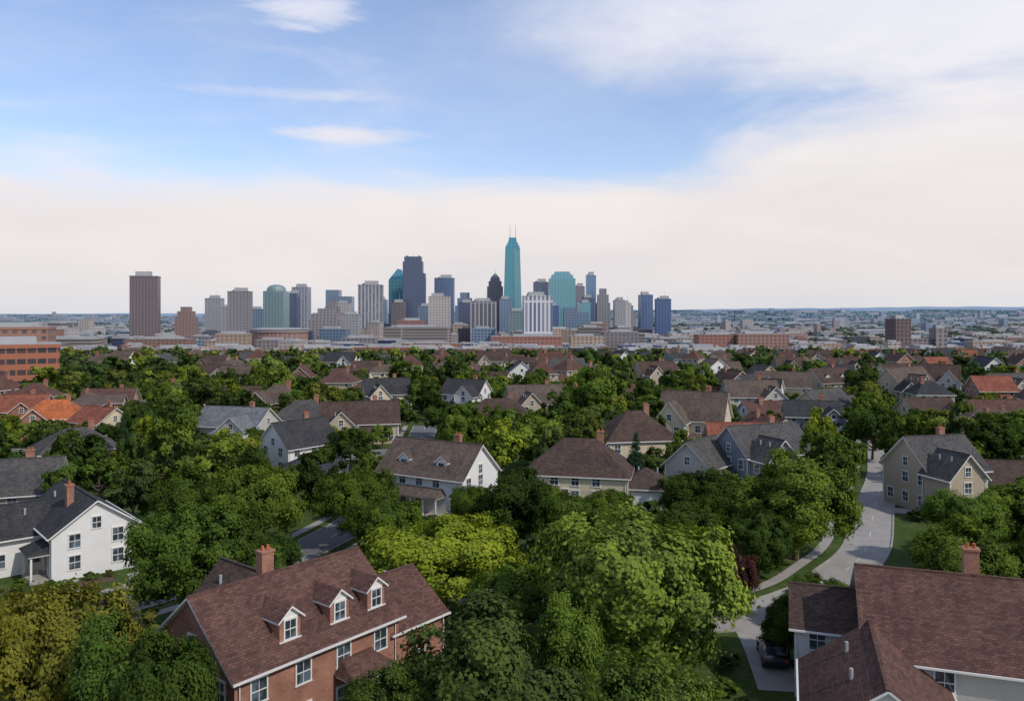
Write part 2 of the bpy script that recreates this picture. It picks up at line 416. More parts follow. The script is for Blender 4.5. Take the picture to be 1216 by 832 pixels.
# ------------------------------------------------------------------ terrain
def sst(a,b,x):
    t=np.clip((x-a)/(b-a),0,1); return t*t*(3-2*t)
def wob(x,y):
    return (np.sin(x*0.0011+1.3)+np.sin(x*0.0023+y*0.0007)+np.sin(y*0.0019+x*0.0006+2)+0.6*np.sin(x*0.0051+y*0.002)+0.4*np.sin(x*0.0113-y*0.004))/4
def terr(x,y):
    z=-20*sst(340,860,y)
    rt=x/np.maximum(y,1)
    z=z+sst(2600,10500,y)*(34+78*sst(-0.35,0.45,rt)+(14+16*sst(-0.3,0.3,rt))*wob(x,y))
    z=z+sst(1700,3500,y)*6*wob(x*2.7,y*2.1)
    return z
ys=np.concatenate([np.linspace(-150,340,25),np.linspace(360,900,28),np.geomspace(930,15000,110)])
xs=np.sign(np.linspace(-1,1,241))*np.abs(np.linspace(-1,1,241))**1.9*13000
X,Y=np.meshgrid(xs,ys); Zt=terr(X,Y)
V=np.stack([X,Y,Zt],-1).reshape(-1,3); nx=len(xs)
F=[(j*nx+i,j*nx+i+1,(j+1)*nx+i+1,(j+1)*nx+i) for j in range(len(ys)-1) for i in range(nx-1)]
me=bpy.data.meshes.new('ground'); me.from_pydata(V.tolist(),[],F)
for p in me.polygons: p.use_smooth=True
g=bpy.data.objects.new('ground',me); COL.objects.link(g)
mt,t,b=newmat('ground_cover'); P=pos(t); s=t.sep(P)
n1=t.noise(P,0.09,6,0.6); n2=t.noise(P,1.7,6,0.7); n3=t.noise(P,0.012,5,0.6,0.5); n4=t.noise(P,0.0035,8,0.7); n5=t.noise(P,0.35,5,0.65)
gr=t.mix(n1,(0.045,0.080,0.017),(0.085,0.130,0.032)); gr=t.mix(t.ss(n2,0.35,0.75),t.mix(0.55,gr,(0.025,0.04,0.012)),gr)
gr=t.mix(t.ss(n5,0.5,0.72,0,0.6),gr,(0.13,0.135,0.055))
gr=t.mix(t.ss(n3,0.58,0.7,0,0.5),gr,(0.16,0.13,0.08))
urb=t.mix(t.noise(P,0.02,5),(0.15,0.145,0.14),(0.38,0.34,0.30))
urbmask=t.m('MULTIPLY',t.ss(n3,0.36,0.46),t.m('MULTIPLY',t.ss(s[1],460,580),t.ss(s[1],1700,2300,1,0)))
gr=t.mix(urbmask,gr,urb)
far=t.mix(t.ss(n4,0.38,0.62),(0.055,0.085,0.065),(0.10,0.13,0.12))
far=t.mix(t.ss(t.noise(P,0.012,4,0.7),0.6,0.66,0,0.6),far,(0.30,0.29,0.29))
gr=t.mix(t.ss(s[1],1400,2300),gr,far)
gr=t.mix(t.ss(s[1],1800,8000,0,0.94),gr,(0.23,0.32,0.43))  # distance haze put into the ground colour, fading to blue-grey
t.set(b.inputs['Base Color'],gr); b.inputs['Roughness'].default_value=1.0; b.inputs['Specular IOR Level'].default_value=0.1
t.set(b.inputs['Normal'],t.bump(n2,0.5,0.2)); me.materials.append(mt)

# ------------------------------------------------------------------ roads
ROADS=[]
def ribbon(name,pts,w,mat,z,kerb=0,walks=(-1,1)):
    P=[Vector((*p,0)) for p in pts]
    Q=[]
    for i in range(len(P)-1):
        p0=P[max(0,i-1)];p1=P[i];p2=P[i+1];p3=P[min(len(P)-1,i+2)]
        for k in range(8):
            u=k/8; Q.append(0.5*((2*p1)+(p2-p0)*u+(2*p0-5*p1+4*p2-p3)*u*u+(3*p1-p0-3*p2+p3)*u**3))
    Q.append(P[-1])
    mb=MB(); 
    def side(i,o):
        d=(Q[min(i+1,len(Q)-1)]-Q[max(i-1,0)]).normalized(); nrm=Vector((-d.y,d.x,0)); return Q[i]+nrm*o
    def strip(part,o0,o1,z,m,skip=0):
        for i in range(len(Q)-1):
            if skip and i%skip: continue
            a,b_,c,d=side(i,o0),side(i+1,o0),side(i+1,o1),side(i,o1)
            mb.face(part,[(a.x,a.y,z),(d.x,d.y,z),(c.x,c.y,z),(b_.x,b_.y,z)][::-1],m)
    strip('surface',-w/2,w/2,z,mat)
    if kerb:
        for sg in (-1,1):
            for i in range(len(Q)-1):
                a,b_=side(i,sg*w/2),side(i+1,sg*w/2); c,d=side(i+1,sg*(w/2+0.18)),side(i,sg*(w/2+0.18))
                pts=[a,b_,c,d] if sg<0 else [d,c,b_,a]
                lo=[(q.x,q.y,-0.05) for q in pts]; hi=[(q.x,q.y,0.13) for q in pts]
                mb.hexa('kerb',lo,hi,'concrete')
            if sg in walks: strip('sidewalk',sg*(w/2+1.4) if sg>0 else sg*(w/2+2.5),sg*(w/2+2.5) if sg>0 else sg*(w/2+1.4),0.045,'concrete')
        strip('markings',-0.05,0.05,z+0.005,'paint',3)
    mb.parented(name)
    ROADS.append((np.array([(q.x,q.y) for q in Q]),w/2+(0.4 if kerb else 0.3)))
ribbon('street',[(-62,36),(-48,55),(-36,70),(-30,78),(-22,90),(-16,120),(-18,150),(-20,185)],5.2,'asphalt',0.024,1)
ribbon('street',[(76,165),(60,129),(49,108),(39.5,89),(33,80),(26,72.5),(16,67.5),(2,71),(-12,78),(-25,81)],4.6,'concrete',0.016,1,(-1,))
ribbon('driveway',[(20,68),(19.5,62),(18.5,55)],3.0,'concrete',0.034)
ribbon('driveway',[(47,107),(52,105),(54,104)],3.0,'concrete',0.032)
ribbon('footpath',[(-38.5,69.5),(-41,74.5),(-43,78)],1.3,'concrete',0.036)
ribbon('footpath',[(-35,73),(-37,78.5),(-38,80)],1.1,'concrete',0.037)
ribbon('street',[(-160,238),(-80,236),(0,240),(90,262),(200,268)],6,'asphalt',0.024,1)
ribbon('street',[(-130,150),(-90,148),(-60,145),(-19,148)],5.5,'asphalt',0.028,1)
# open ground that is seen from the hill: keep tall trees off it  (x,y,half width)
OPEN=[(-36,70,4.5),(-41,75,4.5),(-32,76,3),(48,107,3.5),(44,98,3.2),(40,90,3.2),(35,83,3.2),(31,78,3),(56,121,3),(54,102,3.5),(58,100,3),(18,66,2.5),(17,60,3),(2,71,1.5),(-2,128,4),(26,100,3),(-17,125,3),(-18,140,3),(6,122,4)]

# ------------------------------------------------------------------ foliage
def leafmat(name,trans=0.28):
    mt=bpy.data.materials.new(name); mt.use_nodes=True; t=NT(mt.node_tree); t.n.clear()
    out=t.new('ShaderNodeOutputMaterial'); oi=t.new('ShaderNodeObjectInfo')
    at=t.new('ShaderNodeAttribute',attribute_name='tint'); a=at.outputs['Fac']
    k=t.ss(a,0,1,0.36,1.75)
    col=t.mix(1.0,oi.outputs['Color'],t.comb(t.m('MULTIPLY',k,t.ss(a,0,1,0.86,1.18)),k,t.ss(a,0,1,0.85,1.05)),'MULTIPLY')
    d=t.new('ShaderNodeBsdfDiffuse'); t.set(d.inputs[0],col)
    tr=t.new('ShaderNodeBsdfTranslucent'); t.set(tr.inputs[0],t.mix(1.0,col,(1.2,1.25,0.65),'MULTIPLY'))
    mx=t.new('ShaderNodeMixShader'); mx.inputs[0].default_value=trans
    t.l.new(d.outputs[0],mx.inputs[1]); t.l.new(tr.outputs[0],mx.inputs[2]); t.l.new(mx.outputs[0],out.inputs[0])
    return mt
MAT['leaf']=leafmat('leaves'); 
mt,t,b=newmat('bark'); c=objn(t)
t.set(b.inputs['Base Color'],t.mix(t.noise(c,6,5),(0.05,0.035,0.025),(0.15,0.12,0.09))); b.inputs['Roughness'].default_value=0.95; MAT['bark']=mt

def unit(v): return v/np.maximum(np.linalg.norm(v,axis=-1,keepdims=True),1e-6)
def tube(V,F,pts,r0,r1,n=7):
    base=len(V); m=len(pts)
    for i,p in enumerate(pts):
        d=(Vector(pts[min(i+1,m-1)])-Vector(pts[max(i-1,0)])).normalized()
        a=d.cross(Vector((0.3,1,0.2))).normalized(); b_=d.cross(a); r=r0+(r1-r0)*i/(m-1)
        for k in range(n):
            q=Vector(p)+a*r*math.cos(2*math.pi*k/n)+b_*r*math.sin(2*math.pi*k/n); V.append(tuple(q))
    for i in range(m-1):
        for k in range(n):
            F.append((base+i*n+k,base+i*n+(k+1)%n,base+(i+1)*n+(k+1)%n,base+(i+1)*n+k))
def tree_mesh(name,nlobe,nclump,nleaf,leaf,seed,kind='round',trunk=True):
    """unit tree: height 10 m, crown radius 5 m. lobes -> twig clumps -> leaves"""
    r=np.random.default_rng(seed)
    if kind=='cone':
        zz=r.random(nclump)**1.2; ang=r.random(nclump)*2*np.pi; rad=(1-zz)*3.0*(0.5+0.5*r.random(nclump)**0.5)
        cc=np.stack([rad*np.cos(ang),rad*np.sin(ang),0.8+zz*8.7],-1); cr=0.35+0.75*(1-zz)*(0.7+0.5*r.random(nclump)); flat=0.55; cen=np.array([0,0,3.0]); lz=r.random(nclump)
        cdir=unit(cc-cen)
    else:
        hor,vert,cz={'round':(4.8,4.45,5.3),'tall':(3.8,4.9,5.0),'wide':(5.2,3.8,5.6)}[kind]
        cen=np.array([0,0,cz])
        i=np.arange(nlobe)+0.5; ph=np.arccos(1-1.75*i/nlobe); th=np.pi*(1+5**0.5)*i
        ld=np.stack([np.cos(th)*np.sin(ph),np.sin(th)*np.sin(ph),np.cos(ph)],-1); ld=unit(ld+r.normal(size=ld.shape)*0.28)
        rf=0.44+0.30*r.random(nlobe); lc=ld*rf[:,None]
        lr=0.22+0.20*r.random(nlobe)
        li=r.choice(nlobe,size=nclump,p=lr**2/np.sum(lr**2))
        cd=unit(r.normal(size=(nclump,3))+ld[li]*0.7)
        cn=lc[li]+cd*(lr[li]*(0.70+0.42*r.random(nclump)))[:,None]
        core=r.random(nclump)<0.12; cn[core]*=0.5
        cc=cen+cn*np.array([hor,hor,vert]); cc[:,2]=np.maximum(cc[:,2],0.9)
        cr=5*(0.05+0.10*r.random(nclump)**1.3); flat=0.95
        lz=r.random(nlobe)[li]; cdir=cd
    cb=r.random(cc.shape[0])
    w=cr**2; idx=r.choice(len(cc),size=nleaf,p=w/w.sum())
    ld=unit(r.normal(size=(nleaf,3))); flip=(ld[:,2]<-0.2)&(r.random(nleaf)<0.4); ld[flip,2]*=-1
    rr=cr[idx]*(0.4+0.7*r.random(nleaf)**0.7+0.45*np.maximum(0,r.normal(size=nleaf)-0.4))
    p=cc[idx]+ld*rr[:,None]*np.array([1,1,flat]); p[:,2]=np.maximum(p[:,2],0.25)
    out=unit(p-cen)
    nrm=unit(ld*0.45+cdir[idx]*0.75+out*0.3+r.normal(size=(nleaf,3))*0.40+np.array([0,0,0.15]))
    tg=unit(np.cross(nrm,r.normal(size=(nleaf,3)))); bt=np.cross(nrm,tg)
    L=leaf*(0.6+0.8*r.random(nleaf))[:,None]
    q=np.stack([p-tg*L*0.55,p-bt*L*0.33,p+tg*L*0.55,p+bt*L*0.33],1).reshape(-1,3)
    V=q.tolist(); F=[(4*i,4*i+1,4*i+2,4*i+3) for i in range(nleaf)]
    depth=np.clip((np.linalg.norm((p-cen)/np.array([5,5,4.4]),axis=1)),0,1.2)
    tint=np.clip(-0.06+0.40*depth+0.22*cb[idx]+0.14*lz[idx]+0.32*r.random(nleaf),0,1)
    nl=len(F)
    if trunk:
        top=Vector((0.2,0.1,6.0)) if kind!='cone' else Vector((0,0,9.3))
        tube(V,F,[(0,0,-0.3),(0.04,0,1.3),(0.12,0.06,3.2),tuple(top)],0.27,0.07,8)
        if kind!='cone':
            ordr=r.permutation(len(cc))[:10]
            for k in ordr:
                e=Vector(cc[k]); s0=Vector((0.1,0.05,1.9+2.6*r.random())); mid=s0.lerp(e,0.5)+Vector((0,0,-0.3))
                tube(V,F,[tuple(s0),tuple(mid),tuple(e)],0.13,0.03,5)
    me=bpy.data.meshes.new(name); me.from_pydata(V,[],F)
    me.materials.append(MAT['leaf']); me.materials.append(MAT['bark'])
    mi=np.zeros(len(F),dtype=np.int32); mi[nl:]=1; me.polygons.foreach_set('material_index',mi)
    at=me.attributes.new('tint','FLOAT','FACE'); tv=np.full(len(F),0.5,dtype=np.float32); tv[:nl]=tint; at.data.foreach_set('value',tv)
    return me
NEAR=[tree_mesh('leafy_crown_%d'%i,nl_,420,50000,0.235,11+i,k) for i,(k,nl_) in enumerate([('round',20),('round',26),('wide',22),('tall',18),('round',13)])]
MID=[tree_mesh('mid_crown_%d'%i,12,130,7000,0.5,31+i,k) for i,k in enumerate(['round','round','wide','tall','round'])]
FAR=[tree_mesh('far_crown_%d'%i,8,45,1300,1.1,51+i,k) for i,k in enumerate(['round','round','tall','wide'])]
CONE=[tree_mesh('conifer_crown',1,110,16000,0.3,71,'cone')]
SHRUB=[tree_mesh('shrub_crown_%d'%i,7,50,3600,0.95,81+i,'wide',False) for i in range(3)]
TREES=[]
GREENS=[(0.068,0.114,0.026),(0.054,0.096,0.022),(0.084,0.130,0.028),(0.098,0.142,0.032),(0.040,0.072,0.020),(0.073,0.104,0.034),(0.048,0.082,0.030),(0.112,0.140,0.036)]
def tree(x,y,h,wd,col=None,name='deciduous_tree',lod=None,kindi=None,z=None,parent=None):
    d=math.hypot(x,y)
    L=lod or (NEAR if d<105 else MID if d<280 else FAR)
    me=L[kindi if kindi is not None else random.randrange(len(L))]
    o=bpy.data.objects.new(name,me); COL.objects.link(o)
    zz=z if z is not None else float(terr(np.array(float(x)),np.array(float(y))))
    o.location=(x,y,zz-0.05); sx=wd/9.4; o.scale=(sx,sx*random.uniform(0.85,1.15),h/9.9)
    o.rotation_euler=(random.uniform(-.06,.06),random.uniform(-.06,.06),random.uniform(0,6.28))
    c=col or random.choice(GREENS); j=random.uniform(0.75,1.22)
    k=min(0.85,max(0,(d-220)/2300)); hz=(0.17,0.22,0.25)  # painted haze: leaf colour blends to blue-grey on far trees
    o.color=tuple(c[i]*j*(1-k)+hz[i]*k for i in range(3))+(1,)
    if parent: o.parent=parent
    else: TREES.append((x,y,wd/2))
    return o
YG=(0.138,0.185,0.028);BG=(0.098,0.150,0.032);DG=(0.038,0.070,0.020);MG=(0.066,0.114,0.026)
T=tree
T(-27.5,67,10.8,9.6,(0.055,0.10,0.024),kindi=1); T(-26.5,46.5,11.2,8,(0.125,0.135,0.032)); T(-21,42,10.3,6.5,DG,kindi=3); T(-17.5,40.5,9.9,6,(0.045,0.082,0.022)); T(-30,52,8.5,7,DG); T(-12.5,39,7.2,4.5,BG)
T(9,57,12.9,14.2,(0.110,0.165,0.040),kindi=1); T(-1.5,43,10.6,10.8,(0.064,0.100,0.036),kindi=0); T(7.2,41,8.9,7.5,(0.085,0.135,0.034)); T(-7,41,8.0,5,(0.060,0.10,0.028)); T(3.5,50,8.5,6,MG)
T(-5.8,69,8.9,12.5,YG,kindi=2); T(0.5,84,9.6,9.5,DG); T(6,80,8.8,7.5,(0.052,0.092,0.022)); T(-17,89,9.4,9,MG); T(-28,86,10.6,10,BG); T(-22,72,7.5,7,DG); T(-36,89,9,8,MG); T(-13,82,8,8,MG); T(-31,97,10,9,DG)
T(30,84.5,11.3,12.0,BG,kindi=0); T(20.5,88,9.2,9,DG); T(17,78,8,8,(0.058,0.098,0.024)); T(46,81,8.3,8.5,MG); T(53,84,8.6,9,BG); T(57,78,8,8,MG); T(48.5,73,6.5,7,BG); T(11,73,8.5,8,DG); T(41,74,5.5,5.5,DG)
T(19,68.5,6.6,4.0,(0.05,0.025,0.03),'plum_tree'); T(20.8,60,4.9,4.2,DG); T(24,78,7,6,DG); T(13.5,63,6,5.5,DG); T(25.5,66,4.8,4.5,MG); T(-9,64,6.5,5.5,DG); T(0,62,7,6.5,MG)
T(17,166,14.5,12.5,MG); T(10,160,11,10,DG); T(-9,150,9.6,11,DG); T(-3,153,8.6,8,MG); T(-49,116,10.8,9.5,(0.08,0.12,0.028)); T(-61,112,9.8,10,DG); T(-55,107,8,8,MG)
T(50,129,11,7,YG,kindi=3); T(64,142,11,10,DG); T(41.5,103,8.0,6,DG); T(-9,143,10,9,BG); T(1,143,9,8,MG); T(35,98,7.5,7,MG)
T(17.4,114,9.4,5.8,(0.028,0.055,0.034),'pine_tree',lod=CONE); T(47,71.0,3.6,3.2,(0.10,0.145,0.13),'blue_spruce',lod=CONE); T(-62,128,10,5.5,(0.025,0.05,0.03),'pine_tree',lod=CONE); T(70,128,11,6,(0.025,0.05,0.03),'pine_tree',lod=CONE)
T(-17.5,99,7.0,6,MG); T(-4.0,98.5,5,5,DG); T(4,98,5.5,5,MG); T(66,101,5.5,7,DG); T(77,101,9,9,MG); T(82,107,9,9,DG);T(88,118,10,10,MG); T(73,124,11,11,DG); T(83,129,11,11,MG); T(69,152,11,10,MG); T(-25,107,8.5,8,DG)
for (x,y,h,w) in [(-43.6,75.6,0.9,1.6),(-42.3,76.6,0.8,1.3),(-41.0,77.7,1.0,1.7),(-39.9,78.9,0.8,1.2),(-46,75,1.1,1.9),(-38,82.6,1.1,1.6),(-10,99.5,1.2,2),(4,103.5,1.2,2.2),(13,104.5,1.1,1.8),(52,101.5,1.1,1.9),(59,102,1.1,2.1),(62,104,1.3,2),(33,113,1.2,2),(41,115,1.2,2),(22.3,57,1.3,2.2),(22,63,1.2,2),(-50,71,1.0,2),(-33,66,1.2,2),(14,54,1.5,2.5),(15.5,51,1.4,2.2),(15,47,1.2,2.4),(16,58,1.3,2)]:
    T(x,y,h,w,random.choice([DG,MG,BG,(0.06,0.06,0.025)]),'shrub',lod=SHRUB,z=0)
mbb=MB(); mbb.frustum('bed',0,0,6.5,1.8,6.1,1.4,-0.05,0.12,'soil')
mbb.single('flower_bed',(-41.6,76.6,0),40)

def road_ok(x,y,m):
    for Q,w in ROADS:
        if np.min((Q[:,0]-x)**2+(Q[:,1]-y)**2)<(w+m)**2: return False
    return True
PROTO=[]
specs=[('tan','r_dkbrown',False,'cross'),('white','r_dark',False,'L'),('cream','r_taupe',True,'plain'),('brick','r_dkbrown',False,'cross'),('tan','r_grey',False,'garage'),('cream','r_dark',True,'L'),('brick2','r_brown',False,'plain'),('white','r_taupe',False,'cross'),('tan','r_brown',True,'garage'),('bluegrey','r_dark',False,'L'),('brick','r_red',False,'plain'),('pale','r_dkbrown',False,'cross'),('brick2','r_taupe',True,'L'),('cream','r_dkbrown',False,'L'),('white','r_brown',False,'dorm'),('brick','r_taupe',True,'cross')]
for i,(w,rf,hp,kd) in enumerate(specs):
    L=random.uniform(10,13.5);Wd=random.uniform(7.5,9.2);e=random.choice([3.2,4.6,5.0])
    m=ghouse('x',i*3,i,0,L,Wd,e,e+Wd*random.uniform(0.33,0.45),w,rf,hp,kd,full=False,chim=i%3!=1,single=True)
    PROTO.append(m.mesh('house_type_%d'%i,list(m.parts)))
def lotfree(x,y,r):
    return all((x-a)**2+(y-b_)**2>(r+c)**2 for a,b_,c,_ in FOOT)
yy=136
while yy<600:
    step=17 if yy<400 else 20
    half=0.70*yy+25
    xx=-half+random.uniform(0,10)
    while xx<half:
        x=xx+random.uniform(-4,4); y=yy+random.uniform(-8,8)
        if random.random()<0.72 and lotfree(x,y,7.0) and road_ok(x,y,8) and not (x<-120 and 250<y<330) and all((x-a)**2+(y-b_)**2>(c+5)**2 for a,b_,c in TREES):
            o=bpy.data.objects.new('suburban_house',random.choice(PROTO)); COL.objects.link(o)
            o.location=(x,y,float(terr(np.array(x),np.array(y)))); o.rotation_euler=(0,0,R(random.choice([0,0,90,180,45,-30])+random.uniform(-14,14)))
            q=random.uniform(0.85,1.1); o.scale=(q,random.uniform(0.9,1.1),random.uniform(0.88,1.12)); reg(x,y,7.5,random.random()<0.62)
        xx+=step
    yy+=27 if yy<400 else 31
def sight_h(x,y,w):
    hm=99
    for a,b_,c,v in FOOT:
        if not v or b_>470: continue
        if y<b_ and b_-y<55:
            if abs(x-a*y/b_)<c*0.7+w*0.30:
                zb=float(GZ(b_)); g0=float(GZ(y)); hm=min(hm,26-(26-3.6-zb)*(y/b_)-g0)
    for a,b_,c in OPEN:
        if y<b_+1 and b_-y<45 and abs(x-a*y/b_)<c+w*0.42: hm=min(hm,26-(26-0.3)*(y/b_))
    return hm
def GZ(y):
    t_=min(1,max(0,(y-340)/520)); return -20*t_*t_*(3-2*t_)
cell={}
def tfree(x,y,r):
    k=(int(x//12),int(y//12))
    for i in(-1,0,1):
        for j in(-1,0,1):
            for (a,b_,c) in cell.get((k[0]+i,k[1]+j),()):
                if (a-x)**2+(b_-y)**2<((r+c)*0.72)**2: return False
    return True
def addcell(x,y,r): cell.setdefault((int(x//12),int(y//12)),[]).append((x,y,r))
for a,b_,c in TREES: addcell(a,b_,c)
BELT=[]
for k in range(1500):
    y=random.uniform(500,900); x=random.uniform(-0.68,0.68)*y
    w=random.uniform(18,50);d=random.uniform(12,24)
    if any(abs(x-a)<(w+w2)/2+6 and abs(y-b_)<(d+d2)/2+9 for a,b_,w2,d2 in BELT) or not lotfree(x,y,14): continue
    if abs(x+205)<60 and 570<y<630: continue
    BELT.append((x,y,w,d))
    if len(BELT)>135: break
def belt_ok(x,y,h):
    for a,b_,w,d in BELT:
        if abs(x-a*y/b_)<w/2+2 and -d/2-3<b_-y<70: return False
    return True
dist_e=bpy.data.objects.new('distant_trees',None); COL.objects.link(dist_e)
cnt=0
for k in range(24000):
    y=math.sqrt(random.uniform(62**2,860**2)); x=random.uniform(-1,1)*(0.72*y+14)
    q=random.random()
    if q<0.45: wd=random.uniform(4.5,7.5);h=random.uniform(5.5,8.5)
    elif q<0.9 or y>300: wd=random.uniform(8,12);h=random.uniform(8,11.5)
    else: wd=random.uniform(12,14.5);h=random.uniform(11,13.5)
    if y>430: h*=0.8
    if y>540 and random.random()<0.55: continue
    if not tfree(x,y,wd/2): continue
    if not road_ok(x,y,0.5) or not lotfree(x,y,wd*0.2): continue
    if y>430 and not belt_ok(x,y,h): continue
    hm=sight_h(x,y,wd)
    if h>hm:
        if hm<3.2: continue
        h=hm*random.uniform(0.85,1.0); wd=min(wd,h*1.15)
        if not tfree(x,y,wd/2+0.5): continue
    far=y>240
    col=None
    q=random.random()
    if q<0.07: col=YG
    elif q<0.16: col=BG
    elif q<0.40: col=DG
    T(x,y,h,wd,col,parent=dist_e if far else None); addcell(x,y,wd/2); cnt+=1
print('scatter trees',cnt)
ns=0
for k in range(3000):
    y=math.sqrt(random.uniform(58**2,220**2)); x=random.uniform(-1,1)*(0.70*y+5)
    wd=random.uniform(1.4,3.8)
    if not road_ok(x,y,1.4) or not lotfree(x,y,-1.5) : continue
    if any((x-a)**2+(y-b_)**2<(7.2)**2 for a,b_ in [(-45.8,84.6),(-50,80)]): continue
    if not tfree(x,y,0.2): continue
    T(x,y,wd*random.uniform(0.45,0.9),wd,random.choice([DG,MG,BG,DG,(0.08,0.09,0.03)]),'shrub',lod=SHRUB); addcell(x,y,wd/2+1); ns+=1
    if ns>420: break
for k in range(2100):
    y=math.sqrt(random.uniform(860**2,2500**2)); x=random.uniform(-1,1)*(0.72*y)
    if abs(x+50)<480 and y<1700 and random.random()<0.85: continue
    s_=1.0+max(0,(y-1000)/2000)
    T(x,y,random.uniform(6,10)*s_,random.uniform(9,14)*s_,random.choice([DG,MG,DG]),parent=dist_e,lod=FAR)
def grove(seed):
    r=np.random.default_rng(seed); n=2600; c=r.uniform(-1,1,(60,2))*np.array([110,40]); idx=r.integers(0,60,n)
    d=unit(r.normal(size=(n,3))); d[:,2]=abs(d[:,2])
    p=np.concatenate([c[idx],np.zeros((n,1))],1)+d*np.array([10,10,11])
    nrm=unit(d+r.normal(size=(n,3))*0.35); tg=unit(np.cross(nrm,r.normal(size=(n,3)))); bt=np.cross(nrm,tg); L=4.2
    q=np.stack([p-tg*L,p-bt*L*.6,p+tg*L,p+bt*L*.6],1).reshape(-1,3)
    me=bpy.data.meshes.new('grove'); me.from_pydata(q.tolist(),[],[(4*i,4*i+1,4*i+2,4*i+3) for i in range(n)])
    me.materials.append(MAT['leaf']); at=me.attributes.new('tint','FLOAT','FACE'); at.data.foreach_set('value',(0.25+0.4*r.random(n)).astype(np.float32)); return me
GR=[grove(5),grove(6),grove(8)]
wood_e=bpy.data.objects.new('distant_woodland',None); COL.objects.link(wood_e)
for k in range(560):
    y=random.uniform(1.0,2.5)**2*1000+900; x=random.uniform(-1,1)*0.72*y
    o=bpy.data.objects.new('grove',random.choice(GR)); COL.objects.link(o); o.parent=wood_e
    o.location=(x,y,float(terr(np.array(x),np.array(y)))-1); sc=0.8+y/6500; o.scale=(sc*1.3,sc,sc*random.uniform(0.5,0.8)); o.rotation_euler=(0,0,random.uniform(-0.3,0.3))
    kk=min(0.95,(y-1500)/4300+0.25); c=(0.05,0.09,0.05); hz=(0.22,0.31,0.42)  # grove colour carries painted distance haze, stronger further out
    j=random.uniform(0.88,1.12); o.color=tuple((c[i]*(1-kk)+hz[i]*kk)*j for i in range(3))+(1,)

# ------------------------------------------------------------------ city
FM=MAT
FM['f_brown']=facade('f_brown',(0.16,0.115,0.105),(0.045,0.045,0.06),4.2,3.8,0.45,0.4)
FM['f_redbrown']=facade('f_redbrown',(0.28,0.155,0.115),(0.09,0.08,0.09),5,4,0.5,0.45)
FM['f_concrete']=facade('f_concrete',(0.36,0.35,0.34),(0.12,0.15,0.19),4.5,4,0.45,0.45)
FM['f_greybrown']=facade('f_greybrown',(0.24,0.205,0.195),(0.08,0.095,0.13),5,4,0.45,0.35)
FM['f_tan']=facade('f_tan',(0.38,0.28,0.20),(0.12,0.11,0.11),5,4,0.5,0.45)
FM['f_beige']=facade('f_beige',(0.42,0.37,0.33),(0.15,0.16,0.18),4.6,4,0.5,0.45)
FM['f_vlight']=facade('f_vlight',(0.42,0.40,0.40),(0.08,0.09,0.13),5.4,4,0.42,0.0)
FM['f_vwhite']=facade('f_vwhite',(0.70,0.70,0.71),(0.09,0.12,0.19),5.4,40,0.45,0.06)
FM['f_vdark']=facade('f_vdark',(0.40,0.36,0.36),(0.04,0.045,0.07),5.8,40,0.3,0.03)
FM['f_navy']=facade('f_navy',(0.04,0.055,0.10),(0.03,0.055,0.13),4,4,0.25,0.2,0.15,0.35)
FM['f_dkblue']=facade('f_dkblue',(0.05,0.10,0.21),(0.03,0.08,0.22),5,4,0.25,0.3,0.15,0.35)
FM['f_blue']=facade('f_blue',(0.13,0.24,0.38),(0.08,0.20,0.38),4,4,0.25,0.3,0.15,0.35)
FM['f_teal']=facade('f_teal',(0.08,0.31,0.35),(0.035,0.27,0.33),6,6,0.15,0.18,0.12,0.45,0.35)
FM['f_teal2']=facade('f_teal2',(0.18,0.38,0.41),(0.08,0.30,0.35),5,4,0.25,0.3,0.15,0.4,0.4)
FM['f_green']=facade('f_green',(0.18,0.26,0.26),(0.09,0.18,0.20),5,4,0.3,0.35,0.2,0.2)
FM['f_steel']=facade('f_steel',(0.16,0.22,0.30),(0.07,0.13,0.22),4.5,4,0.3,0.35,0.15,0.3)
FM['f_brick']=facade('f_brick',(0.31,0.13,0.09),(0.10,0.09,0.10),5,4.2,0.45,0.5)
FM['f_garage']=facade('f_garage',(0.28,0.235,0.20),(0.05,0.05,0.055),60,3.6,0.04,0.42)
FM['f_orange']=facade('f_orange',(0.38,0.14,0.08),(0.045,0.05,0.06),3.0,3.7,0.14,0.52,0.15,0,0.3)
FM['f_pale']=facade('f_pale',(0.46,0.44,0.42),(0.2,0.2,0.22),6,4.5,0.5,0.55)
FM['dome']=plain('dome_metal',(0.20,0.27,0.26),0.4,0.2,0.2,0.05)

